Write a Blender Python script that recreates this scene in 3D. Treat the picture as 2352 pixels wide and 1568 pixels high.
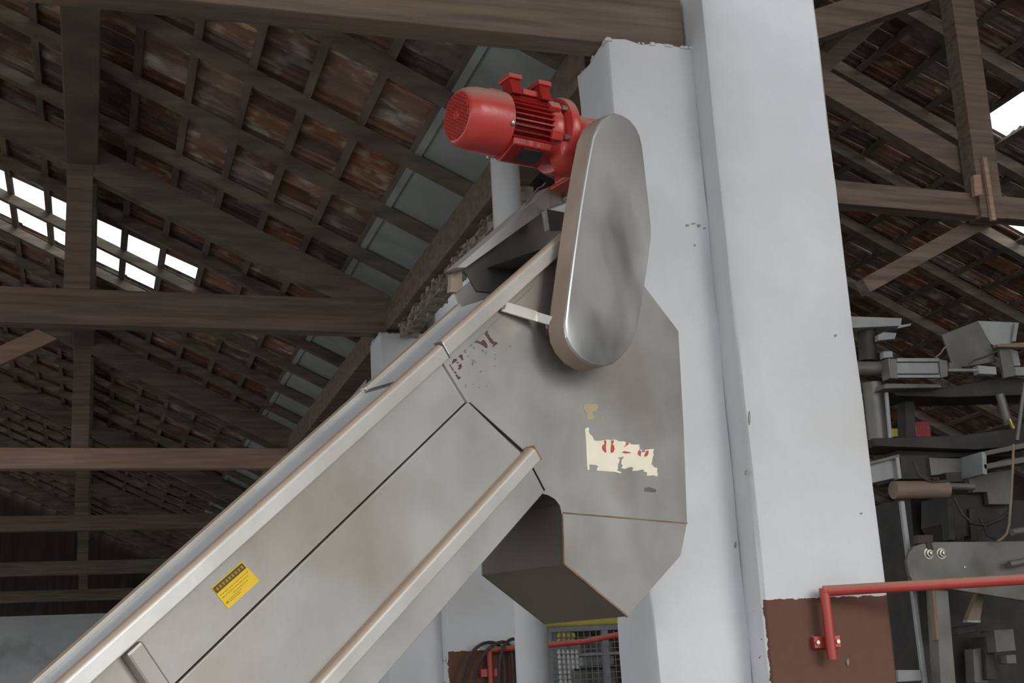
import bpy, bmesh, math, random
import numpy as np
from mathutils import Vector, Matrix
from math import sin, cos, radians, pi, atan, sqrt
random.seed(7)
rng = np.random.RandomState(11)
for o in list(bpy.data.objects):
    bpy.data.objects.remove(o)
SC = bpy.context.scene
COL = SC.collection

# ------------------------------------------------------------------ camera
F = 3035.0                                   # focal length in pixels of the 2352 px wide frame
YAW, PIT, ROL = radians(18.02), radians(14.66), radians(-3.15)
FW = np.array([sin(YAW)*cos(PIT), cos(YAW)*cos(PIT), sin(PIT)])
_r0 = np.array([cos(YAW), -sin(YAW), 0]); _u0 = np.cross(_r0, FW)
RT = cos(ROL)*_r0 + sin(ROL)*_u0
UP = -sin(ROL)*_r0 + cos(ROL)*_u0
EYE = np.array([0, 0, 1.6])
cam_d = bpy.data.cameras.new('camera'); cam = bpy.data.objects.new('camera', cam_d)
COL.objects.link(cam); SC.camera = cam
cam_d.sensor_fit = 'HORIZONTAL'; cam_d.sensor_width = 36.0; cam_d.lens = F/2352*36
cam_d.clip_start = 0.05; cam_d.clip_end = 300
M = Matrix.Identity(4)
for i in range(3):
    M[i][0], M[i][1], M[i][2], M[i][3] = RT[i], UP[i], -FW[i], EYE[i]
cam.matrix_world = M

# ------------------------------------------------------------------ light
w = bpy.data.worlds.new('overcast_sky'); SC.world = w; w.use_nodes = True
bg = w.node_tree.nodes['Background']
bg.inputs[0].default_value = (0.91, 0.955, 1.0, 1); bg.inputs[1].default_value = 1.7
sun_d = bpy.data.lights.new('hazy_sun', 'SUN'); sun_d.energy = 1.5; sun_d.angle = radians(30)
sun_d.color = (1.0, 0.97, 0.93)
sun = bpy.data.objects.new('hazy_sun', sun_d); COL.objects.link(sun)
_az, _el = radians(152), radians(24)         # from behind the camera, to the right
_sd = Vector((sin(_az)*cos(_el), cos(_az)*cos(_el), sin(_el)))
sun.rotation_euler = _sd.to_track_quat('Z', 'Y').to_euler()
SC.view_settings.view_transform = 'Standard'; SC.view_settings.look = 'None'
SC.view_settings.gamma = 1.0; SC.view_settings.use_curve_mapping = False
SC.view_settings.exposure = 0.3

# ------------------------------------------------------------------ pixel helpers
def ray(x, y): return F*FW + (x-1176)*RT - (y-784)*UP
def hit(x, y, p, n):
    d = ray(x, y); return EYE + d*((np.array(p)-EYE) @ n)/(d @ n)
def onY(x, y, Y): return hit(x, y, (0, Y, 0), np.array([0, 1., 0]))
def onX(x, y, X): return hit(x, y, (X, 0, 0), np.array([1., 0, 0]))
def proj(P):
    v = np.array(P)-EYE; z = v @ FW
    return 1176+F*(v @ RT)/z, 784-F*(v @ UP)/z, z

# ------------------------------------------------------------------ materials
def lin(h):
    h = h.lstrip('#'); c = [int(h[i:i+2], 16)/255 for i in (0, 2, 4)]
    return tuple((v/12.92 if v <= .04045 else ((v+.055)/1.055)**2.4) for v in c)+(1,)
MATS = {}
def mat(name, c1, c2, scale=6, rough=.6, metal=0, stretch=(1, 1, 1), bump=.0, detail=6, c3=None, s3=1.5, amt3=(.55, .7),
        rough2=None, dust=None, rnd=0, d3=5, bscale=None, spec=None, coat=0):
    m = bpy.data.materials.new(name); m.use_nodes = True; nt = m.node_tree; N = nt.nodes; L = nt.links
    p = N['Principled BSDF']
    tc = N.new('ShaderNodeNewGeometry'); mp = N.new('ShaderNodeMapping'); mp.inputs['Scale'].default_value = stretch
    L.new(tc.outputs['Position'], mp.inputs['Vector'])
    n1 = N.new('ShaderNodeTexNoise'); n1.inputs['Scale'].default_value = scale; n1.inputs['Detail'].default_value = detail
    L.new(mp.outputs[0], n1.inputs['Vector'])
    rp = N.new('ShaderNodeValToRGB'); rp.color_ramp.elements[0].position = .32; rp.color_ramp.elements[1].position = .68
    rp.color_ramp.elements[0].color = c1; rp.color_ramp.elements[1].color = c2
    L.new(n1.outputs['Fac'], rp.inputs[0]); col = rp.outputs[0]
    if c3:
        n3 = N.new('ShaderNodeTexNoise'); n3.inputs['Scale'].default_value = s3; n3.inputs['Detail'].default_value = d3
        L.new(mp.outputs[0], n3.inputs['Vector'])
        r3 = N.new('ShaderNodeMapRange'); r3.inputs[1].default_value, r3.inputs[2].default_value = amt3
        L.new(n3.outputs['Fac'], r3.inputs[0])
        mx = N.new('ShaderNodeMix'); mx.data_type = 'RGBA'; L.new(r3.outputs[0], mx.inputs[0]); L.new(col, mx.inputs[6]); mx.inputs[7].default_value = c3
        col = mx.outputs[2]
    if rnd:
        hs = N.new('ShaderNodeHueSaturation'); mr = N.new('ShaderNodeMapRange')
        mr.inputs[3].default_value = 1-rnd; mr.inputs[4].default_value = 1+rnd
        oi = N.new('ShaderNodeObjectInfo'); ad = N.new('ShaderNodeMath'); ad.operation = 'ADD'; fr_ = N.new('ShaderNodeMath'); fr_.operation = 'FRACT'
        L.new(tc.outputs['Random Per Island'], ad.inputs[0]); L.new(oi.outputs['Random'], ad.inputs[1]); L.new(ad.outputs[0], fr_.inputs[0])
        L.new(fr_.outputs[0], mr.inputs[0]); L.new(mr.outputs[0], hs.inputs['Value'])
        m7 = N.new('ShaderNodeMath'); m7.operation = 'MULTIPLY'; m7.inputs[1].default_value = 7.13; f7 = N.new('ShaderNodeMath'); f7.operation = 'FRACT'
        L.new(fr_.outputs[0], m7.inputs[0]); L.new(m7.outputs[0], f7.inputs[0]); ms = N.new('ShaderNodeMapRange'); ms.inputs[3].default_value = .5; ms.inputs[4].default_value = 1.15
        L.new(f7.outputs[0], ms.inputs[0]); L.new(ms.outputs[0], hs.inputs['Saturation']); L.new(col, hs.inputs['Color'])
        col = hs.outputs[0]
    if dust:                                   # dust settled on upward-facing surfaces
        sx = N.new('ShaderNodeSeparateXYZ'); L.new(tc.outputs['Normal'], sx.inputs[0])
        dr = N.new('ShaderNodeMapRange'); dr.inputs[1].default_value = .15; dr.inputs[2].default_value = .6; dr.inputs[4].default_value = dust[1]
        L.new(sx.outputs['Z'], dr.inputs[0])
        mx2 = N.new('ShaderNodeMix'); mx2.data_type = 'RGBA'; L.new(dr.outputs[0], mx2.inputs[0]); L.new(col, mx2.inputs[6]); mx2.inputs[7].default_value = dust[0]
        col = mx2.outputs[2]
        ra = N.new('ShaderNodeMapRange'); ra.inputs[3].default_value = rough; ra.inputs[4].default_value = .9
        L.new(dr.outputs[0], ra.inputs[0]); L.new(ra.outputs[0], p.inputs['Roughness'])
        if metal:
            mm = N.new('ShaderNodeMapRange'); mm.inputs[3].default_value = metal; mm.inputs[4].default_value = 0
            L.new(dr.outputs[0], mm.inputs[0]); L.new(mm.outputs[0], p.inputs['Metallic'])
    else:
        p.inputs['Roughness'].default_value = rough
        if rough2 is not None:
            ra = N.new('ShaderNodeMapRange'); ra.inputs[3].default_value = rough; ra.inputs[4].default_value = rough2
            ra.inputs[1].default_value = .35; ra.inputs[2].default_value = .65
            n4 = N.new('ShaderNodeTexNoise'); n4.inputs['Scale'].default_value = scale*1.7; n4.inputs['Detail'].default_value = 4
            L.new(mp.outputs[0], n4.inputs['Vector']); L.new(n4.outputs['Fac'], ra.inputs[0]); L.new(ra.outputs[0], p.inputs['Roughness'])
        p.inputs['Metallic'].default_value = metal
    L.new(col, p.inputs['Base Color'])
    if spec is not None: p.inputs['Specular IOR Level'].default_value = spec
    if coat: p.inputs['Coat Weight'].default_value = coat
    if bump:
        b = N.new('ShaderNodeBump'); b.inputs['Strength'].default_value = bump; b.inputs['Distance'].default_value = .02
        nb = N.new('ShaderNodeTexNoise'); nb.inputs['Scale'].default_value = bscale or scale*3; nb.inputs['Detail'].default_value = 6
        L.new(mp.outputs[0], nb.inputs['Vector']); L.new(nb.outputs['Fac'], b.inputs['Height']); L.new(b.outputs[0], p.inputs['Normal'])
    MATS[name] = m
    return m
TAN = lin('9c8672')
steel = mat('brushed_stainless', lin('aeaca7'), lin('bdbbb6'), 3.2, .42, .62, (1, 1, 1), .02, 4, lin('91846f'), 1.7, (.52, .85), rough2=.55, bscale=60)
steel_b = mat('polished_stainless', lin('bcbcb9'), lin('d6d6d3'), 3.5, .28, .6, (1, 1, .6), 0, 2, lin('8f8f8c'), 3.6, (.46, .64), rough2=.44, d3=3)
steel_r = mat('rail_stainless', lin('c6c3bb'), lin('dedbd4'), 5, .3, .45, (1, 1, 1), .02, 4, dust=(TAN, .9), bscale=50)
steel_d = mat('dusty_guard_side', lin('96826f'), lin('a8978a'), 5, .8, .1, (1, 1, 1), .03, 4)
steel_f = mat('satin_stainless', lin('b5b3ae'), lin('c6c4bf'), 5, .55, .45)
chute_shade_k = mat('deep_shaded_stainless', lin('5a544b'), lin('686157'), 4, .6, .2, (1, 1, 1), .02, 4, lin('4c443c'), 2.5, (.5, .75))  # stainless with the dark of the chute's left face put into its colour
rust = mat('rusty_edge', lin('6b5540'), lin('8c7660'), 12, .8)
chute_shade = mat('shaded_stainless', lin('7a7266'), lin('8c8478'), 4, .55, .3, (1, 1, 1), .02, 4, lin('665a4e'), 2.5, (.5, .75))  # shade under the chute painted into the steel colour
steel_c = mat('cover_sheet', lin('d0d1d4'), lin('dcdde0'), 5, .5, .3)
dust_m = mat('tan_dust', lin('a08068'), lin('b4947c'), 9, .9)
steel_k = mat('inner_steel', lin('6d6a65'), lin('8a8782'), 4, .5, .6)
plaster = mat('white_plaster', lin('d1d2d3'), lin('dedfe1'), 2.2, .85, 0, (1, 1, 1), .25, 7, lin('c4c1ba'), 1.1, (.55, .8), bscale=14)
wood = mat('dark_roof_timber', lin('655b51'), lin('877a6d'), 5, .85, 0, (.35, .35, 3), .3, 6, lin('94826f'), 3, (.6, .8), bscale=22, dust=None, spec=.2)
wood_x = mat('tie_beam_timber', lin('6f6056'), lin('8e7d6f'), 5, .85, 0, (.3, 3, 5), .3, 6, lin('99836f'), 2.2, (.55, .8), bscale=22, spec=.2)
wood_l = mat('pale_brown_timber', lin('ab8a76'), lin('c4a38e'), 5, .85, 0, (.3, 3, 5), .2, 6, bscale=22, spec=.2)
tile_m = mat('clay_tile', lin('745a4a'), lin('97705c'), 3.2, .9, 0, (1.3, 2.2, 1.3), .35, 6, lin('b3a892'), 3.6, (.53, .68), rnd=.5, bscale=30, spec=.15)
galv = mat('galvanised_sheet', lin('a4aca8'), lin('b8c0bb'), 2.5, .6, .1, (1, 1, 1), .03, 4, lin('8f8f80'), 1.4, (.55, .75), bscale=20)
mortar = mat('crumbling_mortar', lin('938b7c'), lin('b4ab9b'), 9, .95, 0, (1, 1, 1), .6, 6, lin('6a6253'), 5, (.55, .7), bscale=30)
red = mat('red_enamel', lin('b53b36'), lin('c2443d'), 6, .32, 0, (1, 1, 1), .05, 4, lin('9c302b'), 4, (.62, .8), dust=(lin('a58374'), .9), bscale=40)
red_p = mat('red_pipe_paint', lin('ac3a30'), lin('b9493d'), 5, .4, 0, (1, 1, 1), .02, 4, dust=(lin('a5806a'), .85))
red_d = mat('red_enamel_dark', lin('8d1f1e'), lin('a02623'), 6, .28, 0, (1, 1, 1), .1, 4, bscale=60)
black = mat('dark_plate', lin('2c302c'), lin('393d38'), 8, .5)
rubber = mat('black_rubber', lin('3b3330'), lin('4c423d'), 8, .7)
bolt_m = mat('zinc_bolt', lin('a5a498'), lin('c0bfb2'), 12, .35, .8)
yellow = mat('yellow_label', lin('d9b21c'), lin('e3bd27'), 14, .5)
ink = mat('label_ink', lin('4f4310'), lin('5d5118'), 20, .6)
ink2 = mat('faded_label_ink', lin('9c7d16'), lin('a5861d'), 20, .6)
maroon = mat('maroon_stencil_paint', lin('4d3436'), lin('5c4244'), 40, .7)
sten_g = mat('worn_stencil_paint', lin('6c6866'), lin('8b8784'), 60, .7)
cream = mat('cream_paper', lin('e6dcc0'), lin('efe8d6'), 12, .8)
cream_f = mat('faded_paper', lin('a89a78'), lin('b5a98a'), 12, .8)
redink = mat('red_print', lin('b34a48'), lin('bf5a56'), 20, .7)
mach = mat('machine_stainless', lin('66635c'), lin('7d7a72'), 4, .5, .45, (1, 1, 1), .02, 4, lin('5a5349'), 3, (.55, .75), rough2=.6, dust=(lin('6d6459'), .6))
mach_l = mat('machine_aluminium', lin('8d8f8c'), lin('a3a5a1'), 5, .5, .2)
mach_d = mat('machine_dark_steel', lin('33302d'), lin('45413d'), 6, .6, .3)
brass = mat('brass_fitting', lin('b0a05a'), lin('cbbd78'), 9, .3, .8)
wirem = mat('galvanised_wire', lin('7d8084'), lin('94979a'), 9, .5, .3)
bottle_m = mat('white_plastic', lin('c8c6c2'), lin('dad8d4'), 9, .5)
yell_p = mat('yellow_plastic', lin('b9ab4c'), lin('cdbf5c'), 9, .6)
conc = mat('concrete_floor', lin('77736d'), lin('8c8882'), 1.6, .85, 0, (1, 1, 1), .1, 8)
wallm = mat('old_white_wall', lin('cfd1d1'), lin('dcdedd'), 1.2, .9, 0, (1, 1, 1), .1, 7, lin('8d8d88'), .8, (.55, .75))
wallk = mat('weathered_boarding', lin('3b332d'), lin('51463d'), 2, .9, 0, (4, 1, .4), .2, 6)
cable_m = mat('grey_cable', lin('6a6660'), lin('7b7770'), 9, .7)
tanpipe = mat('tan_pipe', lin('75624f'), lin('8a7561'), 5, .6)

def dado(m):                                  # white plaster with a brown painted dado on the front of the pillar
    m = m.copy(); m.name = 'plaster_with_brown_dado'; nt = m.node_tree; N = nt.nodes; L = nt.links
    p = N['Principled BSDF']; src = p.inputs['Base Color'].links[0].from_socket
    g = N.new('ShaderNodeNewGeometry'); s = N.new('ShaderNodeSeparateXYZ'); L.new(g.outputs['Position'], s.inputs[0])
    nz = N.new('ShaderNodeTexNoise'); nz.inputs['Scale'].default_value = 22; nz.inputs['Detail'].default_value = 5
    L.new(g.outputs['Position'], nz.inputs['Vector'])
    def step(sock, k, amp, flip):
        a = N.new('ShaderNodeMath'); a.operation = 'MULTIPLY_ADD'; L.new(nz.outputs['Fac'], a.inputs[0]); a.inputs[1].default_value = amp; L.new(sock, a.inputs[2])
        c = N.new('ShaderNodeMath'); c.operation = 'LESS_THAN' if flip else 'GREATER_THAN'; L.new(a.outputs[0], c.inputs[0]); c.inputs[1].default_value = k
        return c.outputs[0]
    mu = N.new('ShaderNodeMath'); mu.operation = 'MULTIPLY'
    L.new(step(s.outputs['Z'], 1.9+.012, .03, True), mu.inputs[0]); L.new(step(s.outputs['X'], 2.662+.012, .03, False), mu.inputs[1])
    br = N.new('ShaderNodeValToRGB'); br.color_ramp.elements[0].color = lin('5f4033'); br.color_ramp.elements[1].color = lin('6f4c3d')
    L.new(nz.outputs['Fac'], br.inputs[0])
    mx = N.new('ShaderNodeMix'); mx.data_type = 'RGBA'; L.new(mu.outputs[0], mx.inputs[0]); L.new(src, mx.inputs[6]); L.new(br.outputs[0], mx.inputs[7])
    L.new(mx.outputs[2], p.inputs['Base Color']); return m
plaster_d = dado(plaster)

glass = bpy.data.materials.new('clear_glass_tile'); glass.use_nodes = True
_n = glass.node_tree; _n.nodes.clear(); _o = _n.nodes.new('ShaderNodeOutputMaterial'); _t = _n.nodes.new('ShaderNodeBsdfTransparent')
_g = _n.nodes.new('ShaderNodeBsdfGlossy'); _g.inputs['Roughness'].default_value = .1; _mx = _n.nodes.new('ShaderNodeMixShader'); _mx.inputs[0].default_value = .06
_t.inputs[0].default_value = (.93, .96, .97, 1)
_n.links.new(_t.outputs[0], _mx.inputs[1]); _n.links.new(_g.outputs[0], _mx.inputs[2]); _n.links.new(_mx.outputs[0], _o.inputs[0])

# ------------------------------------------------------------------ mesh builder
class MB:
    def __init__(s): s.v = []; s.f = []
    def add(s, V, Fc):
        b = len(s.v); s.v += [tuple(map(float, p)) for p in V]; s.f += [tuple(i+b for i in f) for f in Fc]; return s
    def hexa(s, P):                            # 4 bottom + 4 top
        return s.add(P, [(3, 2, 1, 0), (4, 5, 6, 7), (0, 1, 5, 4), (1, 2, 6, 5), (2, 3, 7, 6), (3, 0, 4, 7)])
    def box(s, x0, x1, y0, y1, z0, z1):
        return s.hexa([(x0, y0, z0), (x1, y0, z0), (x1, y1, z0), (x0, y1, z0), (x0, y0, z1), (x1, y0, z1), (x1, y1, z1), (x0, y1, z1)])
    def prism(s, P, d):
        n = len(P); P = [np.array(p, float) for p in P]; d = np.array(d, float)
        return s.add(P+[p+d for p in P], [tuple(range(n-1, -1, -1)), tuple(range(n, 2*n))]+[(i, (i+1) % n, n+(i+1) % n, n+i) for i in range(n)])
    def bar(s, p, q, wv, hv):                  # box beam, wv/hv = full cross vectors
        p, q, wv, hv = [np.array(a, float) for a in (p, q, wv, hv)]
        c = [-wv/2-hv/2, wv/2-hv/2, wv/2+hv/2, -wv/2+hv/2]
        return s.hexa([p+k for k in c]+[q+k for k in c])
    def lathe(s, o, d, prof, n=24, phase=0):
        o = np.array(o, float); d = np.array(d, float); d /= np.linalg.norm(d)
        a = np.cross(d, (0, 0, 1.) if abs(d[2]) < .9 else (1., 0, 0)); a /= np.linalg.norm(a); b = np.cross(d, a)
        V = []; Fc = []
        for t, r in prof:
            for k in range(n):
                th = 2*pi*k/n+phase; V.append(o+d*t+(a*cos(th)+b*sin(th))*r)
        for i in range(len(prof)-1):
            for k in range(n):
                Fc.append((i*n+k, i*n+(k+1) % n, (i+1)*n+(k+1) % n, (i+1)*n+k))
        Fc += [tuple(range(n-1, -1, -1)), tuple(range((len(prof)-1)*n, len(prof)*n))]
        return s.add(V, Fc)
    def tube(s, p, q, r, n=16):
        p = np.array(p, float); q = np.array(q, float); L = np.linalg.norm(q-p)
        return s.lathe(p, q-p, [(0, r), (L, r)], n)
    def pipe(s, pts, r, n=10):
        pts = [np.array(p, float) for p in pts]; V = []; Fc = []; up = None
        for i, p in enumerate(pts):
            t = pts[min(i+1, len(pts)-1)]-pts[max(i-1, 0)]; t /= np.linalg.norm(t)
            if up is None: up = np.cross(t, (.3, .5, .81))
            a = up-t*(up @ t); a /= np.linalg.norm(a); up = a; b = np.cross(t, a)
            V += [p+(a*cos(2*pi*k/n)+b*sin(2*pi*k/n))*r for k in range(n)]
        for i in range(len(pts)-1):
            Fc += [(i*n+k, i*n+(k+1) % n, (i+1)*n+(k+1) % n, (i+1)*n+k) for k in range(n)]
        Fc += [tuple(range(n-1, -1, -1)), tuple(range((len(pts)-1)*n, len(pts)*n))]
        return s.add(V, Fc)
    def build(s, name, m, parent=None, bevel=0, smooth=None, seg=2, kind=None):
        off = np.zeros(3)
        pr = parent
        while pr is not None: off += np.array(pr.location); pr = pr.parent
        me = bpy.data.meshes.new(name)
        me.from_pydata([tuple(np.array(v)-off) for v in s.v], [], s.f)
        bm = bmesh.new(); bm.from_mesh(me); bmesh.ops.recalc_face_normals(bm, faces=bm.faces); bm.to_mesh(me); bm.free()
        me.materials.append(m)
        if smooth is not None:
            me.shade_smooth(); me.set_sharp_from_angle(angle=radians(smooth))
        o = bpy.data.objects.new(name, me); COL.objects.link(o); o.parent = parent
        if bevel:
            b = o.modifiers.new('bevel', 'BEVEL'); b.width = bevel; b.segments = seg; b.limit_method = 'ANGLE'; b.angle_limit = radians(35)
        if kind: o['kind'] = kind
        return o
def tag(o, label, cat, group=None):
    o['label'] = label; o['category'] = cat
    if group: o['group'] = group
    return o
def thing(name, loc, label, cat, group=None):
    o = bpy.data.objects.new(name, None); o.empty_display_size = .1; COL.objects.link(o); o.location = [float(v) for v in loc]
    return tag(o, label, cat, group)
def struct(o): o['kind'] = 'structure'; return o
def root_struct(name, loc):
    o = bpy.data.objects.new(name, None); COL.objects.link(o); o.location = loc; o['kind'] = 'structure'; return o
def pxprism(pts, Y, depth):                    # outline standing in the plane at distance Y, thickness going back
    return MB().prism([onY(x, y, Y) for x, y in pts], (0, depth, 0))
def pxbeam(x0, y0, x1, y1, wpx, Y, depth, mb=None):
    p, q = onY(x0, y0, Y), onY(x1, y1, Y); d = q-p; d /= np.linalg.norm(d)
    h = np.cross(d, (0, 1., 0)); mm = np.linalg.norm(onY(x0, y0+wpx, Y)-p)
    return (mb or MB()).bar(p+np.array([0, depth/2, 0]), q+np.array([0, depth/2, 0]), h*mm, (0, depth, 0))

# ------------------------------------------------------------------ setting: floor and walls
struct(MB().box(-40, 40, -40, 60, -.2, 0).build('floor', conc))
wb = MB().box(-9, 13, 36, 36.3, 0, 4.0).build('wall_back', wallm); struct(wb)
MB().box(-9, 13, 36.02, 36.28, 4.0, 9.5).build('gable_boarding', wallk, wb)
struct(MB().box(13, 13.3, -3, 36.3, 0, 4.6).build('wall_right', wallk))
wl = MB().box(-9.1, -8.8, -3, 36.3, 0, 1.0).build('wall_left', wallm); struct(wl)
for k_ in range(8): MB().box(-9.1, -8.8, -3+k_*5.5, -2.6+k_*5.5, 1.0, 4.75).build('wall_pier', wallm, wl)
struct(MB().box(2.72, 2.86, 6.0, 36, 5.35, 8.9).build('wall_middle', wallk))

# ------------------------------------------------------------------ pillars
def pillar(dy, label, top_main=8.9):
    base = (2.66, 5.3+dy, 0); t = thing('plastered_pillar', base, label, 'pillar')
    def shaft(x0, x1, y0, y1, z1, rag, cham, jit):
        m = MB(); nz = 26; ring = []
        P = [(x0+cham, y0), (x0, y0+cham), (x0, y1), (x1, y1), (x1, y0+cham), (x1-cham, y0)]
        E_ = []
        for a in range(6):                     # subdivide each side
            p, q = np.array(P[a]), np.array(P[(a+1) % 6]); k = 5 if np.linalg.norm(q-p) > .1 else 1
            E_ += [p+(q-p)*i/k for i in range(k)]
        n = len(E_)
        for i in range(nz+1):
            z = z1*i/nz
            for p in E_:
                j = rng.uniform(-jit, jit, 2) if 0 < i else (0, 0)
                zz = z+(rng.uniform(-rag, rag) if i == nz else 0)
                m.v.append((p[0]+j[0], p[1]+j[1], zz))
        for i in range(nz):
            for k in range(n): m.f.append((i*n+k, i*n+(k+1) % n, (i+1)*n+(k+1) % n, (i+1)*n+k))
        m.f += [tuple(range(n-1, -1, -1)), tuple(range(nz*n, nz*n+n))]
        return m
    shaft(2.655, 3.25, 5.0+dy, 5.6+dy, top_main, 0, .012, .0035).build('shaft', plaster_d, t, smooth=40)
    shaft(2.225, 2.66, 5.16+dy, 5.56+dy, 4.49, .012, .01, .004).build('pilaster', plaster, t, smooth=40)
    c = MB()
    for i in range(70):                        # crumbs of mortar along the broken pilaster top
        x = rng.uniform(2.225, 2.65); y = rng.choice([5.165, 5.2, rng.uniform(5.16, 5.5)])+dy
        if rng.rand() < .4: x = 2.23
        s_ = rng.uniform(.006, .016); o = np.array([x, y, 4.486])
        c.hexa([o+np.array(k)*s_*rng.uniform(.6, 1.2, 3) for k in [(-1, -1, -.6), (1, -1, -.6), (1, 1, -.6), (-1, 1, -.6), (-.7, -.7, .8), (.7, -.7, .8), (.7, .7, .8), (-.7, .7, .8)]])
    c.build('mortar_crumbs', plaster, t, kind='stuff')
    return t
pillar(0, 'tall white plastered pillar with brown dado directly behind the conveyor head')
pillar(5.2, 'white plastered pillar with hoses on its brown dado, beyond the slim round post')
pillar(11.0, 'white plastered pillar carrying the end of the pale pinkish brown tie beam')
for dy in (16.2, 21.6, 26.6):
    pillar(dy, 'white plastered pillar in the far part of the row, beyond the pale brown tie beam')['group'] = 'far pillars of the row'
sp = thing('slim_post', (2.195, 6.7, 0), 'slim white rounded post standing between the two white pillars', 'post')
MB().lathe((2.195, 6.7, 0), (0, 0, 1), [(0, .09), (2.6, .086), (4.8, .082)], 28).build('shaft', plaster, sp, smooth=40)

# ------------------------------------------------------------------ roof of the left nave
SL = .49; TH = atan(SL); CT, ST = cos(TH), sin(TH); YA, YB = -5.0, 36.0
def zt(X): return 5.1 - SL*(X-2.2)            # underside of the tiles
ceil = root_struct('ceiling', (0, 0, 5.1))
RAFT = [7.2+.98*k for k in range(-12, 30)]
def along(X, dn):                               # point on the roof plane, dn below it
    return np.array([X, 0, zt(X)])-dn*np.array([ST, 0, CT])
def rafters(parent, x0, x1, zf, ys, wd=.075, hd=.09):
    first = None
    P0_, P1_ = along(x0, hd/2+.03), along(x1, hd/2+.03)
    dz = zf
    me = None
    for y in ys:
        if me is None:
            o = MB().bar(P0_+(0, 0, dz), P1_+(0, 0, dz), (0, wd, 0), np.array([ST, 0, CT])*hd).build('rafter', wood, None); me = o.data
            o.parent = parent; o.location = np.array([0, y, 0])-np.array(parent.location)
        else:
            o = bpy.data.objects.new('rafter', me); COL.objects.link(o); o.parent = parent; o.location = np.array([0, y, 0])-np.array(parent.location)
rafters(ceil, -3.0, 2.62, 0, RAFT)
PITCH = .40
def battens(parent, rows, dz, y0, y1):
    for X in rows:
        c = along(X, .015)+np.array([0, 0, dz])
        MB().bar(c+(0, y0, 0), c+(0, y1, 0), np.array([CT, 0, -ST])*.06, np.array([ST, 0, CT])*.03).build('batten', wood, parent)
ROWS = [2.06-k*PITCH*CT for k in range(15)]     # lower ends of the tile rows
battens(ceil, [x-.03 for x in ROWS], 0, YA, YB)
# one clay tile: x runs down the slope, y across, z normal
TW = .245
prof = [(0, .022), (.024, .022), (.036, .004), (.07, 0), (.09, .02), (.135, .02), (.155, 0), (.2, .002), (.212, -.01), (.25, -.01)]
def tile_mesh():
    V = []; Fc = []; n = len(prof); L_ = PITCH+.05
    for u, lift in ((-L_, .0), (-.06, .017), (-.06, .006), (0, .008)):
        for (v, h) in prof: V.append((u, v, .004+lift+h))
    for u, lift in ((-L_, .0), (0, .008)):
        for (v, h) in prof: V.append((u, v, .024+lift+h))
    for r in range(3):
        for i in range(n-1): Fc.append((r*n+i, r*n+i+1, (r+1)*n+i+1, (r+1)*n+i))
    for i in range(n-1):
        Fc.append((4*n+i+1, 4*n+i, 5*n+i, 5*n+i+1)); Fc.append((3*n+i, 3*n+i+1, 5*n+i+1, 5*n+i)); Fc.append((i+1, i, 4*n+i, 4*n+i+1))
    return V, Fc
TV, TF = tile_mesh()
tme = bpy.data.meshes.new('roof_tile'); tme.from_pydata(TV, [], TF); tme.materials.append(tile_m)
gme = bpy.data.meshes.new('glass_tile'); gme.from_pydata([(-PITCH, 0, .01), (0, 0, .01), (0, TW, .01), (-PITCH, TW, .01), (-PITCH, 0, .014), (0, 0, .014), (0, TW, .014), (-PITCH, TW, .014)], [],
    [(3, 2, 1, 0), (4, 5, 6, 7), (0, 1, 5, 4), (1, 2, 6, 5), (2, 3, 7, 6), (3, 0, 4, 7)]); gme.materials.append(glass)
# right nave roof: same pitch, higher
_q = onY(2100, 300, 10.5); DZR = _q[2]-zt(_q[0])
ceil2 = root_struct('ceiling.001', (0, 0, 8.5))
RAFT2 = [4.4+1.15*k for k in range(-8, 27)]
rafters(ceil2, 2.9, 13.2, DZR, RAFT2, .11, .12)
ROWS2 = [13.1-k*PITCH*CT for k in range(29)]
battens(ceil2, [x-.03 for x in ROWS2], DZR, YA, YB)
tiles = []
for rid, rows, dz in ((0, ROWS, 0), (1, ROWS2, DZR)):
    for X in rows:
        nY = int((YB-YA)/TW)
        for j in range(nY):
            y = YA+j*TW; c = np.array([X-.5*PITCH*CT, y+TW/2, zt(X-.5*PITCH*CT)+dz])
            px, py, d = proj(c)
            g = False
            if d > .5:
                if rid == 0: g = (-60 < px < 470 and 12.7 < c[1] < 14.05 and -1.75 < c[0] < 1.0 and not (px > 405 and c[1] > 13.2))
                else: g = (2268 < px < 2440 and 215 < py < 315) or (2310 < px < 2440 and 520 < py < 575)
            vis = d > .5 and -40 < px < 2392 and -40 < py < 1500 and ((rid == 0 and px < 1330) or (rid == 1 and px > 1880))
            if rid == 0 and vis and py > 1530-.89*px+40: vis = False
            tiles.append([rid, X, y, dz, g, vis, d])
order = sorted([i for i, t in enumerate(tiles) if t[5] and not t[4]], key=lambda i: tiles[i][6])[:298]
near = set(order)
RY = Matrix.Rotation(TH, 4, 'Y'); RYn = np.array(RY.to_3x3())
rest = [[], []]
for i, (rid, X, y, dz, g, vis, d) in enumerate(tiles):
    par = (ceil, ceil2)[rid]
    loc = np.array([X, y, zt(X)+dz])
    if g or i in near:
        o = bpy.data.objects.new('glass_tile' if g else 'roof_tile', gme if g else tme); COL.objects.link(o); o.parent = par
        o.location = loc-np.array(par.location)+(0, 0, 0 if g else rng.uniform(0, .008))
        o.rotation_euler = (rng.uniform(-.02, .02), TH, rng.uniform(-.012, .012)) if not g else (0, TH, 0)
    else: rest[rid].append(loc)
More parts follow.
